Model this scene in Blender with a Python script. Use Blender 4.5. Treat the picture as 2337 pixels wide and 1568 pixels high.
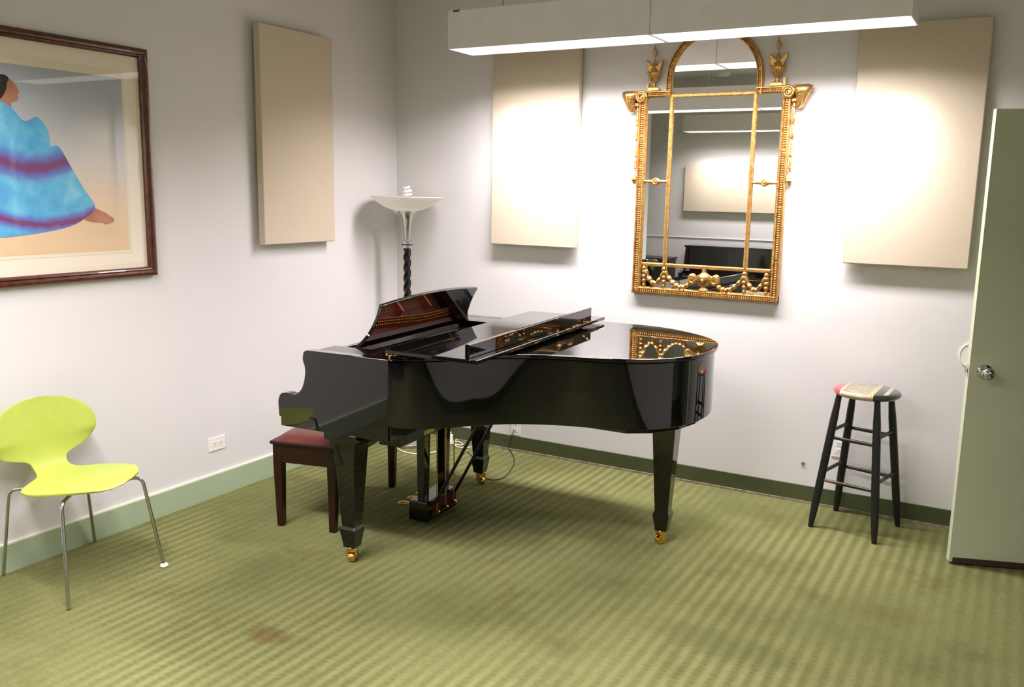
import bpy, math, random
import numpy as np
from mathutils import Vector, Matrix

# ------------------------------------------------------------------ clear
for o in list(bpy.data.objects):
    bpy.data.objects.remove(o)
scene = bpy.context.scene
COL = scene.collection
random.seed(7)
PI = math.pi

# ------------------------------------------------------------------ camera
IW, IH = 2337, 1568
FPX, YAW, PITCH, ROLL = 2041.4, .513605, .1693088, .01828526
CAM = np.array([3.821, -5.104, 1.73])
_cy, _sy = math.cos(YAW), math.sin(YAW)
FW = np.array([-_sy * math.cos(PITCH), _cy * math.cos(PITCH), -math.sin(PITCH)])
_r0 = np.array([_cy, _sy, 0.0]); _u0 = np.cross(_r0, FW)
RT = _r0 * math.cos(ROLL) + _u0 * math.sin(ROLL)
UP = -_r0 * math.sin(ROLL) + _u0 * math.cos(ROLL)
cam_data = bpy.data.cameras.new('camera')
cam_data.sensor_fit = 'HORIZONTAL'; cam_data.sensor_width = 36.0
cam_data.lens = FPX / IW * 36.0
cam_data.clip_start = .02; cam_data.clip_end = 60
cam = bpy.data.objects.new('camera', cam_data); COL.objects.link(cam)
_m = Matrix.Identity(4)
for i in range(3):
    _m[i][0] = RT[i]; _m[i][1] = UP[i]; _m[i][2] = -FW[i]; _m[i][3] = CAM[i]
cam.matrix_world = _m
scene.camera = cam

def ray(x, y):
    return FW + RT * ((x - IW / 2) / FPX) + UP * ((IH / 2 - y) / FPX)
def on_left(x, y, X=0.0):
    d = ray(x, y); return CAM + d * ((X - CAM[0]) / d[0])
def on_far(x, y, Y=0.0):
    d = ray(x, y); return CAM + d * ((Y - CAM[1]) / d[1])
def on_floor(x, y, Z=0.0):
    d = ray(x, y); return CAM + d * ((Z - CAM[2]) / d[2])

# ------------------------------------------------------------------ world, exposure
world = bpy.data.worlds.new('world'); scene.world = world
world.use_nodes = True
world.node_tree.nodes['Background'].inputs[0].default_value = (0, 0, 0, 1)
world.node_tree.nodes['Background'].inputs[1].default_value = 0.0
scene.view_settings.view_transform = 'Standard'
scene.view_settings.look = 'None'
scene.view_settings.gamma = 1.0
scene.view_settings.use_curve_mapping = False
scene.view_settings.exposure = 0.0
LAMP_POWER = 46.0        # watts of each four-foot half of a ceiling fixture
LAMP_SPREAD = math.radians(149)
WING_POWER = 5.6         # tilted side lights added under each half to brighten the walls
WING_TILT, WING_SPREAD = math.radians(41), math.radians(44)
LAMP_COLOR = (1.0, .908, .955)
DIFFUSER = 2.6

# ------------------------------------------------------------------ helpers
def lin(c):
    return c / 12.92 if c <= .04045 else ((c + .055) / 1.055) ** 2.4
def rgb(r, g, b):
    return (lin(r / 255), lin(g / 255), lin(b / 255), 1)

def tag(o, label=None, cat=None, group=None, kind=None):
    if label: o['label'] = label
    if cat: o['category'] = cat
    if group: o['group'] = group
    if kind: o['kind'] = kind
    return o

def empty(name, loc=(0, 0, 0), rz=0.0, label=None, cat=None, group=None, kind=None):
    o = bpy.data.objects.new(name, None); COL.objects.link(o)
    o.empty_display_size = .1
    o.location = loc; o.rotation_euler = (0, 0, rz)
    return tag(o, label, cat, group, kind)

class MB:
    def __init__(s): s.v = []; s.f = []
    def add(s, vs, fs):
        n = len(s.v); s.v += [tuple(map(float, q)) for q in vs]
        s.f += [tuple(i + n for i in q) for q in fs]; return s
    def box(s, x0, x1, y0, y1, z0, z1):
        return s.add([(x0,y0,z0),(x1,y0,z0),(x1,y1,z0),(x0,y1,z0),(x0,y0,z1),(x1,y0,z1),(x1,y1,z1),(x0,y1,z1)],
                     [(0,3,2,1),(4,5,6,7),(0,1,5,4),(1,2,6,5),(2,3,7,6),(3,0,4,7)])
    def sections(s, secs):
        # secs: list of (cx,cy,z,hx,hy) rectangles stacked in z
        n = len(s.v); vs = []; fs = []
        for cx, cy, z, hx, hy in secs:
            vs += [(cx-hx,cy-hy,z),(cx+hx,cy-hy,z),(cx+hx,cy+hy,z),(cx-hx,cy+hy,z)]
        for k in range(len(secs)-1):
            a = 4*k; b = a+4
            for i in range(4):
                j = (i+1) % 4; fs.append((a+i, a+j, b+j, b+i))
        fs.append((3,2,1,0)); e = 4*(len(secs)-1); fs.append((e,e+1,e+2,e+3))
        return s.add(vs, fs)
    def prism(s, poly, a, b, axis='z'):
        # poly in the two other axes; extruded from a to b
        def mk(p, q):
            if axis == 'z': return (p[0], p[1], q)
            if axis == 'y': return (p[0], q, p[1])
            return (q, p[0], p[1])
        area = sum(poly[i][0]*poly[(i+1)%len(poly)][1]-poly[(i+1)%len(poly)][0]*poly[i][1] for i in range(len(poly)))
        poly = list(poly)
        if (area < 0) != (axis == 'y'): poly.reverse()
        n = len(poly)
        vs = [mk(p, a) for p in poly] + [mk(p, b) for p in poly]
        fs = [tuple(range(n-1, -1, -1)), tuple(range(n, 2*n))]
        fs += [(i, (i+1) % n, n+(i+1) % n, n+i) for i in range(n)]
        return s.add(vs, fs)
    def lathe(s, prof, n=32, c=(0, 0, 0), axis='z', sx=1.0, sy=1.0):
        vs = []; fs = []; m = len(prof)
        for r, z in prof:
            for i in range(n):
                a = 2*PI*i/n
                p = (r*math.cos(a)*sx, r*math.sin(a)*sy, z)
                if axis == 'y': p = (p[0], -p[2], p[1])
                if axis == 'x': p = (p[2], p[0], p[1])
                vs.append((p[0]+c[0], p[1]+c[1], p[2]+c[2]))
        for k in range(m-1):
            for i in range(n):
                j = (i+1) % n
                fs.append((k*n+i, k*n+j, (k+1)*n+j, (k+1)*n+i))
        if prof[0][0] > 1e-6: fs.append(tuple(range(n-1, -1, -1)))
        if prof[-1][0] > 1e-6: fs.append(tuple(range((m-1)*n, m*n)))
        return s.add(vs, fs)
    def tube(s, pts, r, n=10, cap=True):
        pts = [Vector(p) for p in pts]
        rr = r if isinstance(r, (list, tuple)) else [r]*len(pts)
        t0 = (pts[1]-pts[0]).normalized()
        nrm = t0.orthogonal().normalized()
        vs = []; fs = []
        for k, p in enumerate(pts):
            if k == 0: t = (pts[1]-pts[0])
            elif k == len(pts)-1: t = pts[-1]-pts[-2]
            else: t = (pts[k+1]-pts[k-1])
            t.normalize()
            nrm = (nrm - t*nrm.dot(t))
            if nrm.length < 1e-6: nrm = t.orthogonal()
            nrm.normalize(); bn = t.cross(nrm)
            for i in range(n):
                a = 2*PI*i/n
                vs.append(p + nrm*(rr[k]*math.cos(a)) + bn*(rr[k]*math.sin(a)))
        for k in range(len(pts)-1):
            for i in range(n):
                j = (i+1) % n; fs.append((k*n+i, k*n+j, (k+1)*n+j, (k+1)*n+i))
        if cap:
            fs.append(tuple(range(n-1, -1, -1))); fs.append(tuple(range((len(pts)-1)*n, len(pts)*n)))
        return s.add(vs, fs)
    def ball(s, c, r, n=10, m=6):
        if not isinstance(r, (list, tuple)): r = (r, r, r)
        vs = [(c[0], c[1], c[2]-r[2])]; fs = []
        for k in range(1, m):
            a = -PI/2 + PI*k/m
            for i in range(n):
                b = 2*PI*i/n
                vs.append((c[0]+r[0]*math.cos(a)*math.cos(b), c[1]+r[1]*math.cos(a)*math.sin(b), c[2]+r[2]*math.sin(a)))
        vs.append((c[0], c[1], c[2]+r[2])); top = len(vs)-1
        for i in range(n):
            j = (i+1) % n
            fs.append((0, 1+j, 1+i)); fs.append((1+(m-2)*n+i, 1+(m-2)*n+j, top))
        for k in range(m-2):
            for i in range(n):
                j = (i+1) % n
                fs.append((1+k*n+i, 1+k*n+j, 1+(k+1)*n+j, 1+(k+1)*n+i))
        return s.add(vs, fs)
    def egg(s, a, b, r, n=8):
        # elongated husk from point a to point b with widest radius r
        a = Vector(a); b = Vector(b)
        ts = [0, .12, .3, .5, .7, .88, 1]; rs = [.05, .62, .95, 1, .82, .5, .05]
        return s.tube([a.lerp(b, t) for t in ts], [r*q for q in rs], n)
    def xform(s, M):
        s.v = [tuple(M @ Vector(p)) for p in s.v]; return s
    def build(s, name, m, parent=None, loc=None, smooth=35, bevel=0, seg=2, weld=False):
        me = bpy.data.meshes.new(name); me.from_pydata(s.v, [], s.f); me.update()
        if m is not None: me.materials.append(m)
        o = bpy.data.objects.new(name, me); COL.objects.link(o)
        if parent is not None: o.parent = parent
        if loc is not None: o.location = loc
        if smooth:
            for p in me.polygons: p.use_smooth = True
            me.set_sharp_from_angle(angle=math.radians(smooth))
        if bevel:
            b = o.modifiers.new('bevel', 'BEVEL'); b.width = bevel; b.segments = seg
            b.limit_method = 'ANGLE'; b.angle_limit = math.radians(38)
        return o

def catmull(pts, n=8, closed=False):
    P = [np.array(p, float) for p in pts]; out = []
    N = len(P); rng = range(N if closed else N-1)
    for i in rng:
        p1 = P[i]; p2 = P[(i+1) % N]
        p0 = P[i-1] if (closed or i > 0) else 2*p1-p2
        p3 = P[(i+2) % N] if (closed or i+2 < N) else 2*p2-p1
        for k in range(n):
            t = k/n
            out.append(.5*((2*p1)+(-p0+p2)*t+(2*p0-5*p1+4*p2-p3)*t*t+(-p0+3*p1-3*p2+p3)*t**3))
    if not closed: out.append(P[-1])
    return out

def offset_line(pts, d):
    # shift an open 2-D polyline to its left by d
    out = []
    for i, p in enumerate(pts):
        a = pts[max(i-1, 0)]; b = pts[min(i+1, len(pts)-1)]
        t = np.array(b)-np.array(a); t = t/np.linalg.norm(t)
        out.append(np.array(p)+d*np.array([-t[1], t[0]]))
    return out

# ------------------------------------------------------------------ materials
def mat(name, col, rough=.5, metal=0.0, spec=.5, coat=0.0, noise=None, bump=None, emis=None):
    m = bpy.data.materials.new(name); m.use_nodes = True
    nt = m.node_tree; b = nt.nodes['Principled BSDF']
    b.inputs['Base Color'].default_value = col
    b.inputs['Roughness'].default_value = rough
    b.inputs['Metallic'].default_value = metal
    b.inputs['Specular IOR Level'].default_value = spec
    b.inputs['Coat Weight'].default_value = coat
    b.inputs['Coat Roughness'].default_value = .02
    if noise:      # (scale, second colour, lo, hi)
        sc, c2, lo, hi = noise
        tc = nt.nodes.new('ShaderNodeTexCoord'); n = nt.nodes.new('ShaderNodeTexNoise')
        n.inputs['Scale'].default_value = sc; n.inputs['Detail'].default_value = 4
        r = nt.nodes.new('ShaderNodeValToRGB')
        r.color_ramp.elements[0].position = lo; r.color_ramp.elements[1].position = hi
        r.color_ramp.elements[0].color = col; r.color_ramp.elements[1].color = c2
        nt.links.new(tc.outputs['Object'], n.inputs['Vector'])
        nt.links.new(n.outputs['Fac'], r.inputs['Fac']); nt.links.new(r.outputs['Color'], b.inputs['Base Color'])
    if bump:       # (scale, strength, distance)
        tc = nt.nodes.new('ShaderNodeTexCoord'); n = nt.nodes.new('ShaderNodeTexNoise')
        n.inputs['Scale'].default_value = bump[0]; n.inputs['Detail'].default_value = 3
        bp = nt.nodes.new('ShaderNodeBump'); bp.inputs['Strength'].default_value = bump[1]
        bp.inputs['Distance'].default_value = bump[2]
        nt.links.new(tc.outputs['Object'], n.inputs['Vector'])
        nt.links.new(n.outputs['Fac'], bp.inputs['Height']); nt.links.new(bp.outputs['Normal'], b.inputs['Normal'])
    if emis:
        b.inputs['Emission Color'].default_value = emis[0]; b.inputs['Emission Strength'].default_value = emis[1]
    return m

class NT:
    # tiny node-expression helper
    def __init__(s, m): s.nt = m.node_tree; s.b = s.nt.nodes['Principled BSDF']
    def put(s, sock, v):
        if hasattr(v, 'is_output'): s.nt.links.new(v, sock)
        else: sock.default_value = v
    def math(s, op, a, b=0.0, clamp=False):
        n = s.nt.nodes.new('ShaderNodeMath'); n.operation = op; n.use_clamp = clamp
        s.put(n.inputs[0], a); s.put(n.inputs[1], b); return n.outputs[0]
    def xyz(s):
        tc = s.nt.nodes.new('ShaderNodeTexCoord'); sp = s.nt.nodes.new('ShaderNodeSeparateXYZ')
        s.nt.links.new(tc.outputs['Object'], sp.inputs[0]); s.co = tc.outputs['Object']; return sp.outputs
    def noise(s, scale, detail=3, rough=.5, vec=None):
        n = s.nt.nodes.new('ShaderNodeTexNoise'); n.inputs['Scale'].default_value = scale
        n.inputs['Detail'].default_value = detail; n.inputs['Roughness'].default_value = rough
        s.nt.links.new(vec if vec is not None else s.co, n.inputs['Vector']); return n.outputs['Fac']
    def mix(s, f, a, b, mode='MIX'):
        n = s.nt.nodes.new('ShaderNodeMix'); n.data_type = 'RGBA'; n.blend_type = mode
        s.put(n.inputs[0], f); s.put(n.inputs[6], a); s.put(n.inputs[7], b); return n.outputs[2]
    def step(s, v, lo, hi):
        n = s.nt.nodes.new('ShaderNodeMapRange'); n.interpolation_type = 'SMOOTHSTEP'
        s.put(n.inputs[0], v); n.inputs[1].default_value = lo; n.inputs[2].default_value = hi; return n.outputs[0]
    def ramp(s, f, stops):
        n = s.nt.nodes.new('ShaderNodeValToRGB'); e = n.color_ramp.elements
        while len(e) < len(stops): e.new(.5)
        for q, (p, c) in zip(e, stops): q.position = p; q.color = c
        s.put(n.inputs[0], f); return n.outputs[0]
    def bump(s, h, strength, dist):
        n = s.nt.nodes.new('ShaderNodeBump'); n.inputs['Strength'].default_value = strength
        n.inputs['Distance'].default_value = dist
        s.nt.links.new(h, n.inputs['Height']); s.nt.links.new(n.outputs[0], s.b.inputs['Normal'])

M = {}
M['wall'] = mat('wall_paint', rgb(221, 220, 217), .62, spec=.25, noise=(1.3, rgb(217, 217, 215), .4, .65), bump=(260, .05, .002))
M['ceiling'] = mat('ceiling_paint', rgb(212, 212, 206), .8, spec=.1, bump=(150, .1, .002))
M['base_left'] = mat('pale_green_paint', rgb(166, 184, 152), .55, noise=(3, rgb(160, 178, 146), .4, .7))
M['base_far'] = mat('dark_green_vinyl', rgb(73, 81, 50), .42, noise=(5, rgb(66, 74, 45), .35, .7))
M['caulk'] = mat('cream_caulk', rgb(225, 220, 205), .6)
M['carpet_edge'] = mat('carpet_edge_strip', rgb(150, 142, 118), .7, noise=(40, rgb(120, 112, 88), .4, .6))
M['fabric'] = mat('panel_fabric', rgb(206, 194, 172), .92, spec=.1, noise=(300, rgb(198, 186, 164), .35, .65), bump=(420, .25, .001))
M['lacquer'] = mat('black_lacquer', (.0020, .0019, .0018, 1), .025, spec=.40, coat=.5)
M['satin_black'] = mat('satin_black', (.006, .006, .006, 1), .22, spec=.5)
M['case_inside'] = mat('case_inside_wood', rgb(84, 46, 28), .35, noise=(9, rgb(66, 34, 20), .3, .7))
M['plate'] = mat('bronze_plate', rgb(92, 40, 24), .36, metal=.8, noise=(22, rgb(74, 30, 18), .3, .7))
M['strut'] = mat('bronze_strut_lit', rgb(178, 98, 66), .3, metal=.85)  # paler than the plate: light catching the struts is put into the colour
M['felt'] = mat('red_felt', rgb(74, 10, 18), .9, bump=(300, .4, .002))
M['brass'] = mat('polished_brass', rgb(232, 190, 96), .14, metal=1.0, bump=(40, .04, .002))
M['brass_satin'] = mat('satin_brass', rgb(226, 182, 98), .36, metal=.85)
M['brass_dull'] = mat('dull_brass', rgb(190, 150, 70), .3, metal=1.0)
M['chrome'] = mat('chrome', rgb(215, 215, 218), .1, metal=1.0)
M['tube_steel'] = mat('chromed_tube', rgb(190, 190, 190), .16, metal=1.0)
M['lime'] = mat('lime_plastic', rgb(176, 191, 84), .40, spec=.35, noise=(14, rgb(172, 187, 80), .4, .6))
M['white_plastic'] = mat('white_plastic', rgb(238, 236, 228), .4)
M['dark_slot'] = mat('dark_slot', rgb(40, 38, 36), .7)
M['alu'] = mat('brushed_aluminium', rgb(205, 204, 200), .24, metal=1.0, bump=(90, .05, .002))
M['pole_black'] = mat('black_pole', (.003, .003, .0032, 1), .3, spec=.32)
M['frost'] = mat('frosted_glass', rgb(232, 231, 222), .28, spec=.5)
def frost():
    m = M['frost']; nt = m.node_tree; p = nt.nodes['Principled BSDF']
    tr = nt.nodes.new('ShaderNodeBsdfTranslucent'); tr.inputs[0].default_value = rgb(242, 240, 233)
    mx = nt.nodes.new('ShaderNodeMixShader'); mx.inputs[0].default_value = .55
    nt.links.new(p.outputs[0], mx.inputs[1]); nt.links.new(tr.outputs[0], mx.inputs[2])
    nt.links.new(mx.outputs[0], nt.nodes['Material Output'].inputs[0])
frost()
M['bulb'] = mat('bulb_white', rgb(246, 244, 240), .25)
M['housing'] = mat('fixture_housing', rgb(236, 235, 234), .45, spec=.35, noise=(8, rgb(232, 231, 230), .4, .6))
M['diffuser'] = mat('fixture_diffuser', rgb(250, 250, 248), .5, emis=((1, .985, .95, 1), DIFFUSER))
M['steel_dark'] = mat('dark_clip', rgb(95, 90, 82), .5)
M['cable'] = mat('thin_wire', rgb(150, 150, 146), .5)
M['bench_wood'] = mat('mahogany', rgb(42, 15, 10), .24, noise=(14, rgb(28, 9, 6), .3, .7), spec=.4)
M['bench_leather'] = mat('brown_red_leather', rgb(84, 32, 25), .36, noise=(26, rgb(70, 25, 19), .3, .7), bump=(130, .15, .002))
M['stool_black'] = mat('black_painted_wood', rgb(17, 16, 17), .4, noise=(28, rgb(32, 28, 27), .6, .85))
M['rung_worn'] = mat('worn_black_rung', rgb(20, 18, 18), .4, noise=(14, rgb(128, 96, 62), .52, .70))
M['door'] = mat('sage_door_paint', rgb(190, 197, 166), .5, noise=(2.2, rgb(184, 191, 161), .35, .7), bump=(120, .05, .002))
M['sweep'] = mat('door_bottom_rubber', rgb(52, 36, 30), .6)
M['knob'] = mat('chrome_knob', rgb(205, 205, 210), .06, metal=1.0)
M['frame_wood'] = mat('walnut_frame', rgb(92, 46, 22), .26, noise=(30, rgb(62, 28, 14), .3, .7), coat=.4)
M['frame_dark'] = mat('dark_frame_edge', rgb(36, 20, 12), .3)
M['matboard'] = mat('cream_mat_board', rgb(236, 227, 206), .85)
M['paper'] = mat('cream_paper', rgb(230, 219, 193), .85)
M['cord_white'] = mat('white_cord', rgb(214, 206, 186), .5)
M['cord_black'] = mat('black_cord', rgb(26, 26, 24), .5)
M['yellow'] = mat('yellow_sticker', rgb(196, 186, 58), .5)
M['mirror_back'] = mat('mirror_backing', rgb(60, 45, 30), .7)
M['dark_cab'] = mat('dark_cabinet', rgb(46, 44, 44), .35)
M['piano_brown'] = mat('upright_side_edge', rgb(120, 70, 52), .3)

# gilt with darker antique recesses of its own
def gilt():
    m = mat('antique_gilt', rgb(204, 160, 96), .33, metal=.9, bump=(120, .25, .003))
    t = NT(m); t.xyz()
    f = t.noise(38, 5, .6)
    c = t.ramp(f, [(.25, rgb(170, 120, 58)), (.5, rgb(206, 162, 96)), (.75, rgb(222, 188, 130))])
    t.nt.links.new(c, t.b.inputs['Base Color'])
    return m
M['gilt'] = gilt()
def silver():
    m = mat('mirror_silver', (.90, .915, .88, 1), .0, metal=1.0)
    return m
M['silver'] = silver()
def pane():
    m = bpy.data.materials.new('picture_glass'); m.use_nodes = True
    nt = m.node_tree; nt.nodes.remove(nt.nodes['Principled BSDF'])
    fr = nt.nodes.new('ShaderNodeFresnel')
    ge = nt.nodes.new('ShaderNodeNewGeometry'); io = nt.nodes.new('ShaderNodeMapRange')   # one thin sheet: same reflection from both faces
    io.inputs[3].default_value = 1.5; io.inputs[4].default_value = 1/1.5
    nt.links.new(ge.outputs['Backfacing'], io.inputs[0]); nt.links.new(io.outputs[0], fr.inputs[0])
    tr = nt.nodes.new('ShaderNodeBsdfTransparent'); gl = nt.nodes.new('ShaderNodeBsdfGlossy')
    gl.inputs['Roughness'].default_value = 0.0
    mx = nt.nodes.new('ShaderNodeMixShader')
    nt.links.new(fr.outputs[0], mx.inputs[0]); nt.links.new(tr.outputs[0], mx.inputs[1]); nt.links.new(gl.outputs[0], mx.inputs[2])
    nt.links.new(mx.outputs[0], nt.nodes['Material Output'].inputs[0])
    return m
M['pane'] = pane()

def carpet():
    m = mat('striped_green_carpet', rgb(130, 140, 90), .95, spec=.05)
    t = NT(m); x, y, z = t.xyz()
    # woven stripes running away along the left wall, with a small broken check inside them
    wob = t.math('MULTIPLY', t.math('SUBTRACT', t.noise(9, 2), .5), .014)
    xs = t.math('ADD', x, wob)
    s = t.math('SINE', t.math('MULTIPLY', xs, 2*PI/.058))
    stripe = t.step(s, -1.1, 1.1)
    cs = t.math('SINE', t.math('MULTIPLY', y, 2*PI/.030))
    check = t.math('MULTIPLY', t.step(cs, -.4, .6), t.math('SUBTRACT', 1.0, stripe))
    strength = t.math('ADD', .08, t.math('MULTIPLY', t.step(t.noise(.9, 3, .55), .38, .66), .30))
    f = t.math('ADD', .5, t.math('MULTIPLY', t.math('SUBTRACT', t.math('ADD', stripe, t.math('MULTIPLY', check, .25)), .55), strength))
    f = t.math('ADD', f, t.math('MULTIPLY', t.math('SUBTRACT', t.noise(330, 3, .7), .5), .8))
    f = t.math('ADD', f, t.math('MULTIPLY', t.math('SUBTRACT', t.noise(55, 3, .6), .5), .45))
    c = t.ramp(f, [(.0, rgb(77, 83, 50)), (.5, rgb(110, 113, 71)), (1.0, rgb(145, 142, 92))])
    # worn and soiled patches with shapes of their own
    worn = t.step(t.noise(1.15, 4, .6), .46, .70)
    c = t.mix(t.math('MULTIPLY', worn, .40), c, rgb(78, 82, 46))
    worn2 = t.step(t.noise(3.1, 4, .62), .52, .74)
    c = t.mix(t.math('MULTIPLY', worn2, .35), c, rgb(76, 70, 40))
    # trodden patches: centre in the photograph, size on the floor, depth of soil
    edge = t.math('MULTIPLY', t.math('SUBTRACT', t.noise(3.4, 6, .7), .5), 2.6)
    for (px, py, rx, ry, k, col) in ((615,1447,.09,.06,.55,rgb(88,66,38)), (1690,1275,.26,.16,.30,rgb(88,74,44)), (2010,1405,.16,.12,.35,rgb(88,74,44)),
                                     (1630,1465,.34,.12,.35,rgb(72,74,42))):
        q = on_floor(px, py)
        dx = t.math('DIVIDE', t.math('SUBTRACT', x, float(q[0])), rx); dy = t.math('DIVIDE', t.math('SUBTRACT', y, float(q[1])), ry)
        rr_ = t.math('ADD', t.math('SQRT', t.math('ADD', t.math('MULTIPLY', dx, dx), t.math('MULTIPLY', dy, dy))), edge)
        c = t.mix(t.math('MULTIPLY', t.math('SUBTRACT', 1.0, t.step(rr_, .35, 1.25)), k), c, col)
    t.nt.links.new(c, t.b.inputs['Base Color'])
    h = t.math('ADD', t.math('MULTIPLY', stripe, .6), t.noise(330, 3, .7))
    t.bump(h, .5, .004)
    return m
M['carpet'] = carpet()

def stool_paint():
    m = mat('painted_stool_seat', rgb(200, 190, 165), .3, coat=1.0)
    t = NT(m); x, y, z = t.xyz()
    f = t.noise(26, 4, .65)
    floral = t.ramp(f, [(.30, rgb(110, 52, 44)), (.40, rgb(146, 130, 108)), (.49, rgb(158, 144, 118)), (.57, rgb(116, 116, 62)), (.68, rgb(126, 68, 46))])
    rim = t.math('GREATER_THAN', t.math('ADD', t.math('MULTIPLY', x, x), t.math('MULTIPLY', y, y)), .151*.151)
    floral = t.mix(rim, floral, rgb(164, 154, 130))
    red = rgb(190, 36, 32)
    grey = rgb(24, 20, 18)
    tan = rgb(206, 176, 128)
    stripe2 = t.mix(rim, rgb(172, 160, 124), rgb(22, 18, 16))
    def between(a, b):
        return t.math('MULTIPLY', t.math('GREATER_THAN', x, a), t.math('LESS_THAN', x, b))
    c = t.mix(t.math('LESS_THAN', x, -.106), floral, red)
    c = t.mix(between(-.112, -.102), c, rgb(214, 196, 150))
    c = t.mix(t.math('GREATER_THAN', x, .052), c, grey)
    c = t.mix(between(.036, .056), c, tan)
    c = t.mix(between(.044, .047), c, rgb(120, 84, 56))
    c = t.mix(between(.098, .118), c, stripe2)
    t.nt.links.new(c, t.b.inputs['Base Color'])
    return m
M['stool_paint'] = stool_paint()

# ------------------------------------------------------------------ structure
RX = 4.55      # right wall
NY = -6.90     # wall behind the camera
CH = 3.26      # ceiling
LE = -4.86     # where the left wall ends and the room widens
AX = -2.6      # far side of the wider part

def struct(o, label, cat): return tag(o, label, cat, None, 'structure')
struct(MB().box(AX-.1, 6.2, NY-.1, .1, -.1, 0).build('floor', M['carpet'], smooth=0), 'green striped carpet floor with worn darker patches', 'floor')
struct(MB().box(AX-.1, 6.2, NY-.1, .1, CH, CH+.1).build('ceiling', M['ceiling'], smooth=0), 'plain white ceiling above the hanging lights', 'ceiling')
struct(MB().box(-.14, 0, LE, 0, 0, CH).build('wall_left', M['wall'], smooth=0), 'off-white wall behind the framed picture and lime chair', 'wall')
struct(MB().box(-.14, 6.2, 0, .1, 0, CH).build('wall_far', M['wall'], smooth=0), 'off-white wall that carries the gilt mirror', 'wall')
wr_ = MB().box(RX, RX+.12, NY, -1.17, 0, CH).box(RX, RX+.12, -.21, 0, 0, CH).box(RX, RX+.12, -1.17, -.21, 2.14, CH)
struct(wr_.build('wall_right', M['wall'], smooth=0), 'off-white wall with the doorway behind the open green door', 'wall')
struct(MB().box(AX, RX+.12, NY-.1, NY, 0, CH).build('wall_near', M['wall'], smooth=0), 'off-white wall facing the mirror, behind the upright piano', 'wall')
struct(MB().box(AX-.1, AX, NY, LE+.2, 0, CH).build('wall_alcove', M['wall'], smooth=0), 'off-white side wall of the wider end of the room', 'wall')
struct(MB().box(AX, -.14, LE, LE+.2, 0, CH).build('wall_return', M['wall'], smooth=0), 'off-white return wall where the room widens', 'wall')
struct(MB().box(6.1, 6.2, NY, 0, 0, CH).build('wall_corridor', M['wall'], smooth=0), 'off-white corridor wall seen through the doorway', 'wall')

bl = struct(MB().box(0, .016, LE, 0, 0, .128).build('baseboard_left', M['base_left'], smooth=0), 'pale green painted wooden baseboard under the picture wall', 'baseboard')
MB().box(0, .013, LE, 0, .128, .134).build('caulk_line', M['caulk'], bl, smooth=0)
bf = struct(MB().box(.016, RX, -.011, 0, .012, .100).build('baseboard_far', M['base_far'], smooth=0), 'dark green vinyl baseboard under the mirror wall', 'baseboard')
MB().box(.016, RX, -.020, 0, 0, .012).build('edge_strip', M['carpet_edge'], bf, smooth=0)
struct(MB().box(RX-.011, RX, NY, -1.20, 0, .10).build('baseboard_right', M['base_far'], smooth=0), 'dark green vinyl baseboard beside the doorway', 'baseboard')
struct(MB().box(AX, RX, NY, NY+.011, 0, .10).build('baseboard_near', M['base_far'], smooth=0), 'dark green vinyl baseboard behind the upright piano', 'baseboard')
struct(MB().box(AX, RX, NY, NY+.012, 1.135, 1.145).build('trim_1', M['housing'], smooth=0, bevel=.003), 'thin pale rail on the wall above the upright piano', 'trim')
fr = MB().box(RX-.02, RX+.14, -1.20, -1.15, 0, 2.19).box(RX-.02, RX+.14, -.225, -.175, 0, 2.19).box(RX-.02, RX+.14, -1.20, -.175, 2.14, 2.19)
struct(fr.build('trim_2', M['door'], smooth=0, bevel=.003), 'sage green metal door frame in the right wall', 'trim')

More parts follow.
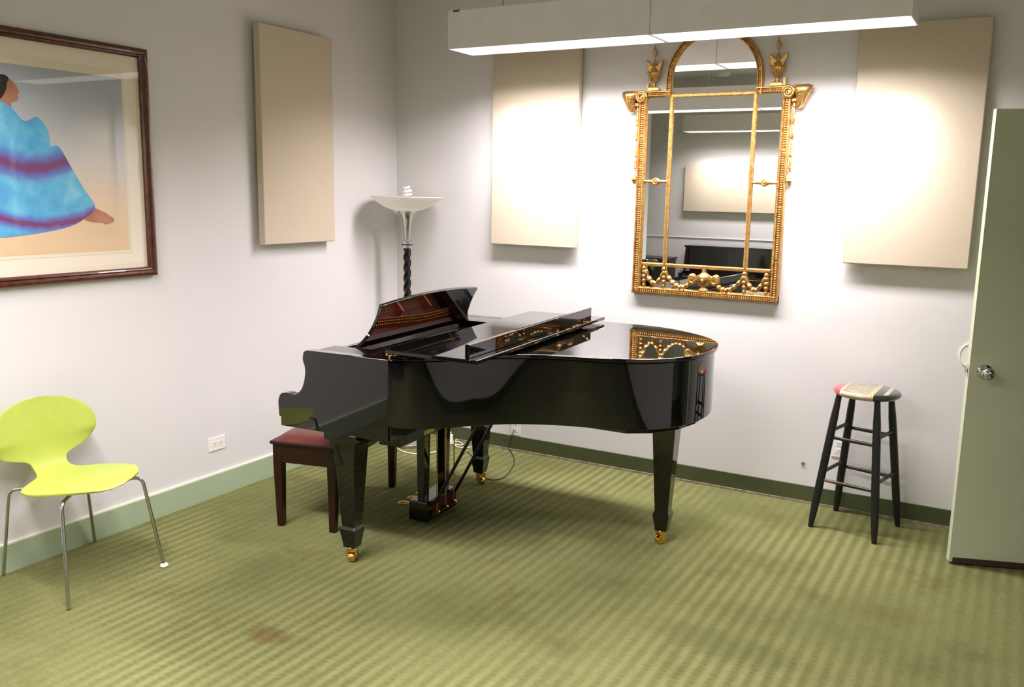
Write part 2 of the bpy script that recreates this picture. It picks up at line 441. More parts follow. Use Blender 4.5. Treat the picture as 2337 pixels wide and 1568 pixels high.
# ------------------------------------------------------------------ ceiling fixtures
def fixture(x0, yc, label, tail='', dim=1.0):
    L, Wd, Hh, zb = 2.42, .262, .205, 2.512
    t = empty('pendant_light', (x0, yc, zb), 0, label, 'ceiling light', 'long hanging ceiling lights')
    th = .006
    for xa, xb in ((0, L/2-.0018), (L/2+.0018, L)):          # two boxes with an open seam between them
        b = MB().box(xa, xb, -Wd/2, -Wd/2+th, 0, Hh).box(xa, xb, Wd/2-th, Wd/2, 0, Hh).box(xa, xb, -Wd/2+th, Wd/2-th, Hh-th, Hh)
        xe = xa if xa == 0 else xb-th
        b.box(xe, xe+th, -Wd/2+th, Wd/2-th, 0, Hh-th)
        b.build('housing', M['housing'], t, smooth=0)
    MB().box(L/2-.013, L/2+.013, -Wd/2+th, Wd/2-th, 0, Hh-th).build('divider', M['housing'], t, smooth=0)
    MB().box(.035, .075, -Wd/2-.003, -Wd/2+.02, Hh-.008, Hh+.004).build('clip', M['steel_dark'], t, smooth=0)
    for k in (0, 1):
        side = ('middle' if yc > -5 else 'back')+('_left' if k == 0 else '_right')
        xa, xb = (th+.004, L/2-.013) if k == 0 else (L/2+.013, L-th-.004)
        MB().box(xa, xb, -Wd/2+th+.002, Wd/2-th-.002, .004, .010).build('diffuser', M['diffuser'], t, smooth=0)
        ld = bpy.data.lights.new('tube_light'+(f'_{side}'+tail if tail else ''), 'AREA'); ld.shape = 'RECTANGLE'
        ld.size = xb-xa; ld.size_y = Wd-2*th-.01
        ld.energy = LAMP_POWER*dim; ld.spread = LAMP_SPREAD; ld.color = LAMP_COLOR
        lo = bpy.data.objects.new('tube_light'+(f'_{side}'+tail if tail else ''), ld); COL.objects.link(lo)
        lo.parent = t; lo.location = ((xa+xb)/2, 0, .0025)
        for sg in (-1, 1):  # extra lights tilted outwards, added below the diffuser to shape the beam
            wd = bpy.data.lights.new('added_side_light'+(f'_{side}_{"near" if sg < 0 else "far"}'+tail if tail else ''), 'AREA'); wd.shape = 'RECTANGLE'
            wd.size = xb-xa; wd.size_y = .05; wd.energy = WING_POWER*dim; wd.spread = WING_SPREAD; wd.color = LAMP_COLOR
            wo = bpy.data.objects.new('added_side_light'+(f'_{side}_{"near" if sg < 0 else "far"}'+tail if tail else ''), wd); COL.objects.link(wo)
            wo.parent = t; wo.location = ((xa+xb)/2, sg*.07, -.019); wo.rotation_euler = (sg*WING_TILT, 0, 0)
    for xx in (.28, L-.28):
        MB().tube([(xx, 0, Hh), (xx, 0, CH-zb)], .0028, 8).build('suspension_wire', M['cable'], t)
    MB().tube([(.28, .05, Hh), (.28, .05, CH-zb)], .004, 8).build('feed_cord', M['white_plastic'], t)
    return t
fixture(.888, -.575, 'long white hanging light right in front of the gilt mirror')
fixture(.39, -3.45, 'long white hanging light over the middle of the carpet, seen in the mirror', '_offscreen')
fixture(-.08, -6.32, 'long white hanging light above the upright piano, seen in the mirror', '_offscreen', .5)

sd = empty('smoke_detector', (.33, -6.45, CH), 0, 'small round white smoke detector on the ceiling', 'smoke detector')
MB().lathe([(.085, 0), (.085, -.025), (.068, -.052), (.02, -.06), (0, -.06)], 28).build('cover', M['white_plastic'], sd)
MB().lathe([(.096, 0), (.096, -.01), (.085, -.01)], 28).build('base_ring', M['housing'], sd)

# ------------------------------------------------------------------ acoustic panels
def panel_far(name, x0, x1, z0, z1, label, d=.062, y=0.0):
    t = empty(name, ((x0+x1)/2, y, z0), 0, label, 'acoustic panel', 'fabric acoustic panels')
    w = (x1-x0)/2; h = z1-z0
    MB().box(-w, w, -d, -.021, 0, h).build('fabric_cover', M['fabric'], t, bevel=.006, seg=3)
    for s_ in (-1, 1):
        for z_ in (.12, h-.12):
            MB().box(s_*w*.6-.03, s_*w*.6+.03, -.023, 0, z_-.02, z_+.02).build('wall_clip', M['housing'], t, smooth=0)
    return t
p0 = on_far(1119, 557, -.062)
panel_far('acoustic_panel', p0[0], p0[0]+.61, p0[2], p0[2]+1.22, 'beige fabric acoustic panel between the room corner and the gilt mirror')
p0 = on_far(1922, 599, -.062)
panel_far('acoustic_panel', p0[0], p0[0]+.605, p0[2]-.004, p0[2]+1.216, 'beige fabric acoustic panel between the gilt mirror and the door')
t = empty('acoustic_panel', (0, -.92, 1.385), 0, 'beige fabric acoustic panel on the wall between the picture and the lamp', 'acoustic panel', 'fabric acoustic panels')
q0 = on_left(604, 560, .068); q1 = on_left(766, 550, .068)
t.location = (0, (q0[1]+q1[1])/2, (q0[2]+q1[2])/2)
MB().box(.021, .068, -.303, .303, 0, 1.22).build('fabric_cover', M['fabric'], t, bevel=.006, seg=3)
for y_ in (-.18, .18):
    for z_ in (.12, 1.10):
        MB().box(0, .023, y_-.03, y_+.03, z_-.02, z_+.02).build('wall_clip', M['housing'], t, smooth=0)
t = empty('acoustic_panel', (.56, NY, 1.495), 0, 'wide beige fabric acoustic panel above the upright piano', 'acoustic panel', 'fabric acoustic panels')
MB().box(-.81, .81, .021, .065, 0, .62).build('fabric_cover', M['fabric'], t, bevel=.006, seg=3)
for x_ in (-.6, .6):
    MB().box(x_-.03, x_+.03, 0, .023, .29, .33).build('wall_clip', M['housing'], t, smooth=0)

# ------------------------------------------------------------------ grand piano (local x = towards the tail, y = towards the bass side)
PF = on_floor(806, 1280)
PB = on_floor(1098, 1103)
_v = (PB-PF)/np.linalg.norm(PB-PF)
PRZ = math.atan2(-_v[0], _v[1])
piano = empty('grand_piano', (PF[0], PF[1], 0), PRZ, 'glossy black grand piano with folded front lid and raised music desk', 'piano')
LIDL = catmull([(.27,-.092),(.36,-.072),(.46,-.01),(.57,.105),(.70,.215),(.88,.30),(1.05,.34),(1.20,.385),(1.30,.452),(1.385,.56),(1.435,.70),(1.452,.86),
                (1.425,1.02),(1.35,1.15),(1.24,1.255),(1.12,1.335),(1.0,1.38),(.85,1.398),(.6,1.40),(.27,1.40)], 5)
def ring(line, th, z0, z1):
    inn = offset_line(line, th)
    n = len(line); vs = []; fs = []
    for a, b in zip(line, inn):
        vs += [(a[0],a[1],z0),(a[0],a[1],z1),(b[0],b[1],z1),(b[0],b[1],z0)]
    for k in range(n-1):
        for i in range(4):
            j = (i+1) % 4; fs.append((4*k+j, 4*k+i, 4*k+4+i, 4*k+4+j))
    fs.append((0,1,2,3)); e = 4*(n-1); fs.append((e+3,e+2,e+1,e))
    return MB().add(vs, fs)
RIML = offset_line(LIDL, .014)
RIML = [np.array((.245, -.078))] + RIML + [np.array((.245, 1.386))]
ring(RIML, .05, .700, 1.0).build('rim', M['lacquer'], piano, bevel=.003)
inner = [np.array((-.15,-.04))] + offset_line(RIML, .045) + [np.array((-.15,1.33))]
MB().prism(inner, .705, .72).build('bottom_board', M['satin_black'], piano, smooth=0)
MB().prism(inner, .80, .81).build('soundboard', M['case_inside'], piano, smooth=0)
platel = [np.array((.045,-.03))] + offset_line(RIML, .07) + [np.array((.045,1.32))]
MB().prism([tuple(p) for p in platel], .905, .917).build('cast_plate', M['plate'], piano, smooth=0)
pins = MB()
for r_ in range(3):
    for k in range(62):
        vv = .17+k*.0165; uu = .070+.017*r_+.016*math.sin(vv*5)
        pins.lathe([(.0028,.915),(.0028,.952),(.0,.952)], 6, (uu, vv, 0))
tag(pins.build('tuning_pins', M['brass'], piano), kind='stuff')
MB().box(.17, .215, .16, .62, .917, .925).build('felt_strip', M['felt'], piano, smooth=0)
for vv in (.42, .72, 1.0):
    MB().box(.13, .60, vv-.008, vv+.008, .917, .95).build('plate_strut', M['strut'], piano, smooth=0)
MB().box(.02, .045, -.035, 1.325, .80, .93).build('belly_rail', M['case_inside'], piano, smooth=0)
strs = MB()
for k in range(70):
    vv = .16+k*.0148
    strs.tube([(.15, vv, .937), (.42, vv+.03, .937)], .0007, 4)
tag(strs.build('strings', M['brass_dull'], piano), kind='stuff')
# arms (cheeks)
arm = [(-.187,1.0)]
arm = [(.25,1.0),(-.170,1.0)] + [tuple(p) for p in catmull([(-.187,.992),(-.192,.955),(-.180,.915),(-.185,.865),(-.205,.815),(-.243,.787),(-.285,.789),(-.322,.783),(-.338,.755),(-.339,.72),(-.337,.675)], 4)]
arm += [(-.326,.672),(-.326,.63),(.25,.63)]
arm = [(a-.017 if a < 0 else a, b) for a, b in arm]
for y0, y1 in ((-.079,-.030),(1.325,1.388)):
    MB().prism(arm, y0, y1, 'y').build('arm', M['lacquer'], piano, bevel=.003)
MB().box(-.336, .26, -.068, 1.375, .632, .702).build('keybed', M['lacquer'], piano, smooth=0, bevel=.002)
MB().box(-.318, -.296, -.035, 1.325, .702, .752).build('key_slip', M['lacquer'], piano, smooth=0, bevel=.003)
fb = [(-.165,.985),(-.145,.985),(-.13,.80),(-.15,.785),(-.285,.765),(-.29,.752),(-.30,.752),(-.297,.772),(-.175,.805),(-.155,.825)]
MB().prism(fb, -.035, 1.325, 'y').build('fallboard', M['lacquer'], piano, bevel=.002)
beam = MB().box(.13, .245, .03, 1.26, .578, .634).build('cross_beam', M['satin_black'], piano, smooth=0, bevel=.002)
MB().box(.2451, .2462, .235, .33, .586, .606).build('sticker', M['yellow'], beam, smooth=0)
MB().prism([(.98,.44),(1.17,.43),(1.27,.49),(1.36,.62),(1.40,.76),(1.405,.90),(1.36,1.05),(1.22,1.2),(.98,1.2)], .674, .702).build('tail_board', M['lacquer'], piano, smooth=0, bevel=.002)
# legs
def leg(cx, cy, ztop, facing):
    lg = MB().sections([(cx,cy,.072,.030,.030),(cx,cy,.086,.031,.031),(cx,cy,.150,.041,.041),(cx,cy,.163,.041,.041),(cx,cy,.176,.034,.034),
                        (cx,cy,ztop-.055,.058,.058)]).build('leg', M['lacquer'], piano, smooth=20, bevel=.002)
    MB().sections([(cx,cy,ztop-.06,.066,.066),(cx,cy,ztop-.035,.074,.074),(cx,cy,ztop-.033,.088,.088),(cx,cy,ztop,.088,.088)]).build('leg_block', M['lacquer'], lg, smooth=20, bevel=.002)
    c, s = math.cos(facing), math.sin(facing)
    wh = MB().lathe([(.0,-.017),(.019,-.017),(.023,-.010),(.023,.010),(.019,.017),(.0,.017)], 24, axis='x')
    wh.xform(Matrix.Translation((cx+.012*s, cy-.012*c, .023)) @ Matrix.Rotation(facing, 4, 'Z'))
    wh.build('caster_wheel', M['brass'], lg)
    fk = MB().box(-.025,-.018,-.016,.016,.022,.062).box(.018,.025,-.016,.016,.022,.062).box(-.025,.025,-.018,.018,.056,.066).lathe([(.026,.064),(.026,.074)], 20)
    fk.xform(Matrix.Translation((cx+.006*s, cy-.006*c, 0)) @ Matrix.Rotation(facing, 4, 'Z'))
    fk.build('caster_fork', M['brass'], lg, bevel=.002)
leg(-.006, .004, .634, math.radians(24)); leg(-.004, 1.285, .634, math.radians(70)); leg(1.225, .905, .676, math.radians(-40))
# lid, hinge and folded front flap
MB().prism(LIDL, 1.003, 1.021).build('lid', M['lacquer'], piano, bevel=.004, seg=3)
flap = MB().prism([(.262,-.115),(.715,-.135),(.715,1.372),(.262,1.372)], 1.034, 1.051).build('front_lid', M['lacquer'], piano, smooth=0, bevel=.003)
MB().box(.652, .672, -.118, 1.275, 1.051, 1.110).build('lid_lip', M['lacquer'], flap, smooth=0, bevel=.003)
for vv in (-.05, .62, 1.3):
    MB().lathe([(.0,1.021),(.008,1.021),(.008,1.034),(0,1.034)], 12, (.60, vv, 0)).build('lid_bumper', M['satin_black'], flap)
MB().tube([(.262,-.10,1.028),(.262,1.36,1.028)], .006, 10).build('lid_hinge', M['brass'], piano)
for vv in (-.06, 1.25):
    MB().box(.244, .262, vv, vv+.03, .990, 1.046).build('hinge_plate', M['brass'], piano, smooth=0, bevel=.001)
# music desk
MB().box(-.085, -.02, .115, 1.18, .955, .968).build('desk_shelf', M['lacquer'], piano, smooth=0, bevel=.003)
for va, vb in ((-.032, .098), (1.15, 1.327)):
    MB().box(-.160, .247, va, vb, .955, .999).build('desk_side_block', M['lacquer'], piano, smooth=0, bevel=.002)
MB().box(-.150, -.090, .098, 1.15, .955, .975).build('stretcher', M['lacquer'], piano, smooth=0, bevel=.002)
dl = [(.118,-.012),(.104,.002),(.101,.020)] + [tuple(p) for p in catmull([(.112,.034),(.140,.055),(.170,.095),(.182,.14),(.184,.19),(.172,.246)], 4)]
arc = []
for k in range(21):
    s_ = -1+2*k/20
    arc.append((.645+s_*.473, .246+.026*(1-s_*s_)))
dr_ = [(1.29-a, b) for a, b in dl][::-1]
outline = dl + arc[1:-1] + dr_
desk = MB().prism(outline, -.009, .009, 'x')
lean = math.atan2(.098, .215)
desk.xform(Matrix.Translation((-.055, 0, .972)) @ Matrix.Rotation(lean, 4, 'Y'))
dk = desk.build('music_desk', M['lacquer'], piano, smooth=25, bevel=.003)
MB().tube([(-.052,.16,.972),(-.052,1.13,.972)], .005, 8).build('desk_hinge', M['brass'], dk)
# lyre
lyre = MB().box(-.04, .072, .55, .86, .014, .122).build('pedal_box', M['lacquer'], piano, smooth=0, bevel=.006)
MB().box(.066, .075, .60, .82, .03, .115).build('felt_backing', M['felt'], lyre, smooth=0)
for vv in (.60, .81):
    MB().sections([(.018,vv,.12,.020,.026),(.018,vv,.60,.026,.034)]).build('lyre_post', M['lacquer'], piano, smooth=20, bevel=.003)
MB().box(-.03, .12, .53, .88, .555, .634).build('lyre_head', M['satin_black'], piano, smooth=0, bevel=.003)
for vv in (.615, .705, .795):
    pd = MB().tube([(-.02,vv,0),(-.05,vv,0),(-.085,vv,0),(-.115,vv,0),(-.135,vv,0),(-.145,vv,0),(-.149,vv,0)], [.014,.014,.017,.020,.018,.011,.003], 16)
    pd.v = [(a_, b_, .066+.45*c_+.010*(1-((a_+.085)/.065)**2 if abs(a_+.085) < .065 else 0)) for a_, b_, c_ in pd.v]
    pd.build('pedal', M['brass_satin'], piano, smooth=60)
    MB().tube([(.092,vv,.07),(.092,vv,.66)], .0036, 8).build('pedal_rod', M['brass_dull'], piano)
    MB().lathe([(0,.05),(.016,.052),(.018,.06),(.012,.068),(0,.07)], 16, (.092,vv,0)).build('rod_nut', M['brass'], piano)
    MB().box(.06, .10, vv-.008, vv+.008, .055, .063).build('pedal_tail', M['brass'], piano, smooth=0)
for vv in (.60, .81):
    MB().tube([(.085,vv,.10),(.40,vv+.03,.705)], .0085, 10).build('lyre_brace', M['satin_black'], piano)

# ------------------------------------------------------------------ piano bench
b0 = on_floor(642, 1198); b1 = on_floor(888, 1110); b2 = on_floor(763, 1214)
brz = math.atan2(b2[1]-b0[1], b2[0]-b0[0])
bench = empty('piano_bench', (float(b0[0]), float(b0[1]), 0), brz, 'dark mahogany piano bench with red-brown leather seat', 'bench')
BW, BD = .742, .303
for cx, cy in ((0,0),(0,BW),(BD,0),(BD,BW)):
    MB().sections([(cx+(.004 if cx==0 else -.004),cy,0,.017,.017),(cx,cy,.33,.024,.024),(cx,cy,.445,.024,.024)]).build('leg', M['bench_wood'], bench, smooth=20, bevel=.003)
for cx in (-.022, BD+.004):
    MB().box(cx, cx+.018, .024, BW-.024, .345, .44).build('apron', M['bench_wood'], bench, smooth=0, bevel=.002)
for cy in (-.022, BW+.004):
    MB().box(.024, BD-.024, cy, cy+.018, .345, .44).build('apron', M['bench_wood'], bench, smooth=0, bevel=.002)
MB().box(-.036, BD+.036, -.036, BW+.036, .44, .458).build('top_frame', M['bench_wood'], bench, smooth=0, bevel=.006, seg=3)
gx, gy = 14, 20; vs = []; fs = []
for i in range(gx+1):
    for j in range(gy+1):
        a = -1+2*i/gx; c = -1+2*j/gy
        e = (1-abs(a)**6)*(1-abs(c)**8)
        vs.append((BD/2+a*(BD/2+.026), BW/2+c*(BW/2+.026), .457+.030*max(e,0)**.5+.006*(1-a*a)*(1-c*c)))
for i in range(gx):
    for j in range(gy):
        k = i*(gy+1)+j; fs.append((k, k+gy+1, k+gy+2, k+1))
MB().add(vs, fs).build('seat_pad', M['bench_leather'], bench, smooth=70)
for cx in (.0, BD):
    MB().ball((cx, -.026, .425), .006, 10, 6).build('bolt_head', M['bench_wood'], bench)

# ------------------------------------------------------------------ lime chair
CX, CY_ = .290, -2.762
chair = empty('shell_chair', (CX, CY_, 0), math.radians(2.0), 'lime green moulded chair on chrome legs against the wall', 'chair')
cl = catmull([(.255,.440),(.242,.453),(.20,.465),(.13,.465),(.05,.458),(-.04,.453),(-.10,.457),(-.142,.477),(-.163,.512),(-.176,.56),(-.190,.63),(-.205,.70),(-.217,.755),(-.223,.785)], 6)
cl = np.array(cl); seg_ = np.r_[0, np.cumsum(np.linalg.norm(np.diff(cl, axis=0), axis=1))]; tot = seg_[-1]
def at_s(s):
    return np.array([np.interp(s, seg_, cl[:,0]), np.interp(s, seg_, cl[:,1])])
# half width against arc length, measured from the seat front
wk = [(0,0.0),(.006,.06),(.02,.115),(.05,.170),(.10,.215),(.16,.242),(.22,.248),(.275,.238),(.31,.208),(.338,.158),(.358,.115),(.38,.092),(.40,.083),(.43,.080),(.46,.086),
      (.476,.110),(.486,.148),(.497,.184),(.514,.214),(.542,.236),(.58,.250),(.62,.252),(.66,.238),(.69,.212),(.718,.170),(.738,.118),(.750,.065),(.755,.0)]
sc_ = tot/.755
wks = np.array(wk)
ss = np.r_[np.linspace(0,.05,9)**1.0, np.linspace(.06,.70,58), np.linspace(.71,.755,12)]
vs = []; fs = []; NTt = 20
for s in ss:
    c0 = at_s(s*sc_); c1 = at_s(min(s*sc_+.004, tot)); cm = at_s(max(s*sc_-.004, 0))
    tg = c1-cm; tg /= np.linalg.norm(tg); nm = np.array([-tg[1], tg[0]])
    w = np.interp(s, wks[:,0], wks[:,1])
    back = np.clip((s-.42)/.15, 0, 1)
    for j in range(NTt+1):
        q = -1+2*j/NTt
        y_ = q*w
        lift = (-.10*(1-back)*y_*y_*2.0) + (.50*back*y_*y_)
        # seat edges roll down a little, the back wraps forward
        dirn = np.array([0, 1.0])*(1-back) + np.array([1.0, 0])*back
        vs.append((c0[0]+dirn[0]*lift, y_, c0[1]+dirn[1]*lift))
for i in range(len(ss)-1):
    for j in range(NTt):
        k = i*(NTt+1)+j; fs.append((k, k+NTt+1, k+NTt+2, k+1))
sh = MB().add(vs, fs).build('seat_shell', M['lime'], chair, smooth=80)
sm = sh.modifiers.new('solid', 'SOLIDIFY'); sm.thickness = .010; sm.offset = -1
bv = sh.modifiers.new('bevel', 'BEVEL'); bv.width = .003; bv.segments = 2; bv.limit_method = 'ANGLE'; bv.angle_limit = math.radians(50)
MB().lathe([(0,.415),(.075,.415),(.08,.421),(.08,.442),(0,.442)], 28, (.05,0,0)).build('mount_plate', M['dark_slot'], chair)
feet = {(1,-1): on_floor(157,1392), (1,1): on_floor(375,1293), (-1,1): on_floor(212,1236), (-1,-1): on_floor(2,1312)}
cr, sr = math.cos(-math.radians(2.0)), math.sin(-math.radians(2.0))
for (fx, fy), fpt in feet.items():
    dx, dy = max(fpt[0], .029)-CX, fpt[1]-CY_
    fxl, fyl = dx*cr-dy*sr, dx*sr+dy*cr
    tx, ty = (.202 if fx > 0 else -.165), (.200 if fx > 0 else .185)*fy
    top = Vector((tx, ty, .430 if fx > 0 else .420)); foot = Vector((fxl, fyl, .004)); ctr = Vector((.05+.05*fx, .05*fy, .431))
    pts = [ctr]
    d1 = (top-ctr).normalized(); d2 = (foot-top).normalized(); R_ = .035
    a = top-d1*R_; b = top+d2*R_
    for k in range(7):
        tt = k/6; pts.append(a*(1-tt)**2+top*2*tt*(1-tt)+b*tt*tt)
    pts.append(foot)
    lg = MB().tube(pts, .0078, 12).build('leg', M['tube_steel'], chair, smooth=60)
    if (fx, fy) == (1, 1):
        c_ = MB().lathe([(0,0),(.016,.001),(.0185,.006),(.016,.013),(.010,.017),(0,.018)], 18, (fxl, fyl, 0)).build('foot_cap', M['white_plastic'], lg)
        tag(c_, 'white plastic foot cap')

# ------------------------------------------------------------------ framed picture on the left wall
Y0, Y1, Z0, Z1 = -3.40, -2.046, 1.276, 2.374
pic = empty('framed_picture', (0, (Y0+Y1)/2, Z0), 0, 'framed print of a figure in a blue robe, behind glass on the wall', 'picture')
ym = (Y0+Y1)/2
hw = (Y1-Y0)/2; hh = Z1-Z0
def rail(pa, pb, name='frame_rail'):
    # mitred moulding between two outer corners (local y,z), inside to the left of the direction
    pa = np.array(pa); pb = np.array(pb); d = (pb-pa)/np.linalg.norm(pb-pa); nrm = np.array([-d[1], d[0]])
    prof = [(0,.0),(0,.026),(.004,.030),(.012,.031),(.016,.026),(.026,.024),(.032,.029),(.038,.027),(.044,.018),(.044,.0)]
    vs = []; fs = []
    for o_, x_ in prof:
        qa = pa+d*o_+nrm*o_; qb = pb-d*o_+nrm*o_
        vs += [(x_, qa[0], qa[1]), (x_, qb[0], qb[1])]
    n = len(prof)
    for k in range(n-1): fs.append((2*k, 2*k+2, 2*k+3, 2*k+1))
    fs.append(tuple(2*k for k in range(n))[::-1]); fs.append(tuple(2*k+1 for k in range(n)))
    return MB().add(vs, fs).build(name, M['frame_wood'], pic, smooth=25)
cs = [(-hw,0),(hw,0),(hw,hh),(-hw,hh)]
for i in range(4): rail(cs[i], cs[(i+1)%4])
MB().box(.001, .006, -hw+.02, hw-.02, .02, hh-.02).build('mat_board', M['matboard'], pic, smooth=0)
def PL(x, y):           # crop coordinates of the print -> local (y,z) on the wall plane
    p = on_left(x/3.136, 100+y/3.136, .008); return (p[1]-ym, p[2]-Z0)
MB().box(.006, .0068, -hw+.135, hw-.128, .118, hh-.112).build('paper_sheet', M['paper'], pic, smooth=0)
pm = mat('print_ground', rgb(150, 160, 168), .8)
t = NT(pm); x, y, z = t.xyz()
t.nt.links.new(t.ramp(t.math('DIVIDE', z, 1.1), [(.10, rgb(222, 192, 150)), (.34, rgb(226, 204, 172)), (.50, rgb(208, 207, 202)), (.72, rgb(182, 188, 192)), (.93, rgb(160, 170, 182))]), t.b.inputs['Base Color'])
MB().box(.0068, .0074, -hw+.150, hw-.142, .135, hh-.150).build('print_ground', pm, pic, smooth=0)
rm = mat('print_blue_robe', rgb(80, 160, 205), .8)
t = NT(rm); x, y, z = t.xyz()
c = t.ramp(t.noise(7, 5, .6), [(.3, rgb(72, 150, 204)), (.5, rgb(94, 180, 218)), (.7, rgb(134, 208, 224))])
def band(zc, k, yc, w, col, col2):
    global c
    dy = t.math('SUBTRACT', y, yc)
    zz = t.math('SUBTRACT', z, t.math('ADD', zc, t.math('MULTIPLY', t.math('MULTIPLY', dy, dy), k)))
    zz = t.math('ADD', zz, t.math('MULTIPLY', t.math('SUBTRACT', t.noise(16, 3), .5), .03))
    a_ = t.math('ABSOLUTE', zz)
    c = t.mix(t.math('SUBTRACT', 1.0, t.step(a_, w*.7, w*2.1)), c, col)
    c = t.mix(t.math('SUBTRACT', 1.0, t.step(a_, w*.15, w*.95)), c, col2)
yb = PL(230, 900)[0]
band(PL(220, 890)[1], 1.5, yb, .040, rgb(100, 110, 184), rgb(120, 66, 112))
band(PL(330, 1295)[1], .85, PL(330, 1295)[0], .022, rgb(102, 110, 188), rgb(124, 62, 110))
t.nt.links.new(c, t.b.inputs['Base Color'])
def flat(name, pts, m, x0, n=3):
    pp = [tuple(q) for q in catmull([PL(*p) for p in pts], n, True)]
    return MB().prism(pp, x0, x0+.0006, 'x').build(name, m, pic, smooth=0)
skin = mat('print_skin', rgb(190, 132, 102), .8, noise=(14, rgb(162, 106, 80), .35, .7))
hair = mat('print_hair', rgb(38, 30, 32), .8)
flat('print_face', [(-20,240),(60,244),(104,282),(126,316),(138,346),(124,356),(133,384),(120,408),(84,418),(78,452),(60,475),(-20,440)], skin, .0074)
flat('print_hair', [(-70,240),(0,218),(34,222),(62,246),(50,276),(44,322),(20,372),(-10,400),(-70,410),(-110,320)], hair, .0080)
flat('print_foot', [(640,1160),(690,1180),(745,1203),(795,1236),(819,1256),(802,1280),(757,1293),(730,1282),(655,1276),(600,1250)], skin, .0074)
flat('print_robe', [(-120,430),(-40,392),(0,405),(82,456),(160,546),(205,546),(262,522),(304,562),(342,622),(356,700),(364,736),(400,726),(434,752),(502,870),(602,1040),(680,1160),(640,1222),(540,1290),(400,1332),(200,1366),(0,1386),(-200,1370),(-330,1220),(-320,860),(-230,560)], rm, .0082)
MB().add([(.0140,-hw+.03,.03),(.0140,hw-.03,.03),(.0140,hw-.03,hh-.03),(.0140,-hw+.03,hh-.03)], [(0,1,2,3)]).build('glass_pane', M['pane'], pic, smooth=0)

# ------------------------------------------------------------------ gilt mirror (local x along wall, -y into room, z up)
mir = empty('wall_mirror', (2.226, 0, 1.133), 0, 'tall gilt wall mirror with arched top, urns, ram heads and garlands', 'mirror')
HW, IN_, SH, AR, AI, AC = .437, .384, 1.182, .277, .241, 1.240
def arch_poly(hw_, z0, sh, ar, ac, n=28):
    p = [(-hw_, z0), (hw_, z0), (hw_, sh), (ar, sh)]
    for k in range(n+1):
        a = PI*k/n; p.append((ar*math.cos(a), ac+ar*math.sin(a)))
    p += [(-ar, sh), (-hw_, sh)]
    return p
MB().prism(arch_poly(HW-.008, .008, SH-.008, AR-.008, AC), -.014, -.002, 'y').build('backing_board', M['mirror_back'], mir, smooth=0)
MB().prism(arch_poly(IN_+.01, .035, SH-.03, AI+.01, AC), -.018, -.0145, 'y').build('mirror_glass', M['silver'], mir, smooth=0)
def mould(path, prof, closed=False, name='frame_moulding'):
    # sweep prof (offset to the right of travel, depth) along a 2-D path in the wall plane
    P_ = [np.array(p, float) for p in path]; n = len(P_); vs = []; fs = []; m_ = len(prof)
    for i, p in enumerate(P_):
        if closed: a, b = P_[i-1], P_[(i+1)%n]
        else: a, b = P_[max(i-1,0)], P_[min(i+1,n-1)]
        e1 = p-a if (closed or i > 0) else b-p
        e2 = b-p if (closed or i < n-1) else p-a
        e1 = e1/np.linalg.norm(e1); e2 = e2/np.linalg.norm(e2)
        n1 = np.array([e1[1], -e1[0]]); n2 = np.array([e2[1], -e2[0]])
        nn = n1+n2; nn = nn/max(np.dot(nn, nn)/2, .3)
        for o_, d_ in prof:
            q = p+nn*o_; vs.append((q[0], -d_, q[1]))
    for i in range(n if closed else n-1):
        for k in range(m_-1):
            a_ = i*m_+k; b_ = ((i+1)%n)*m_+k
            fs.append((a_, b_, b_+1, a_+1))
    if not closed:
        fs.append(tuple(range(m_))); fs.append(tuple(range((n-1)*m_, n*m_))[::-1])
    return MB().add(vs, fs).build(name, M['gilt'], mir, smooth=30)
arcpts = [(AR*math.cos(PI*k/30), AC+AR*math.sin(PI*k/30)) for k in range(31)]
outer = [(-HW,0),(-HW,SH),(-AR,SH)] + arcpts[::-1] + [(AR,SH),(HW,SH),(HW,0)]
profo = [(0,.003),(0,.034),(.004,.040),(.010,.041),(.014,.029),(.031,.028),(.035,.036),(.040,.036),(.046,.030),(.052,.020),(.052,.014)]
profs = [(o_*.70, d_) for o_, d_ in profo]
mould([(-HW,SH),(HW,SH)][::-1][:0] or [(-HW,0),(-HW,SH)], profo, name='frame_stile')
mould([(HW,SH),(HW,0)], profo, name='frame_stile')
mould([(HW,0),(-HW,0)], [(o_*.82, d_) for o_, d_ in profo], name='bottom_rail')
mould([(-HW,SH),(-AR+.03,SH)], profs, name='shoulder_rail')
mould([(AR-.03,SH),(HW,SH)], profs, name='shoulder_rail')
mould([(-AR,SH-.036)] + arcpts[::-1] + [(AR,SH-.036)], profs, name='arch_frame')
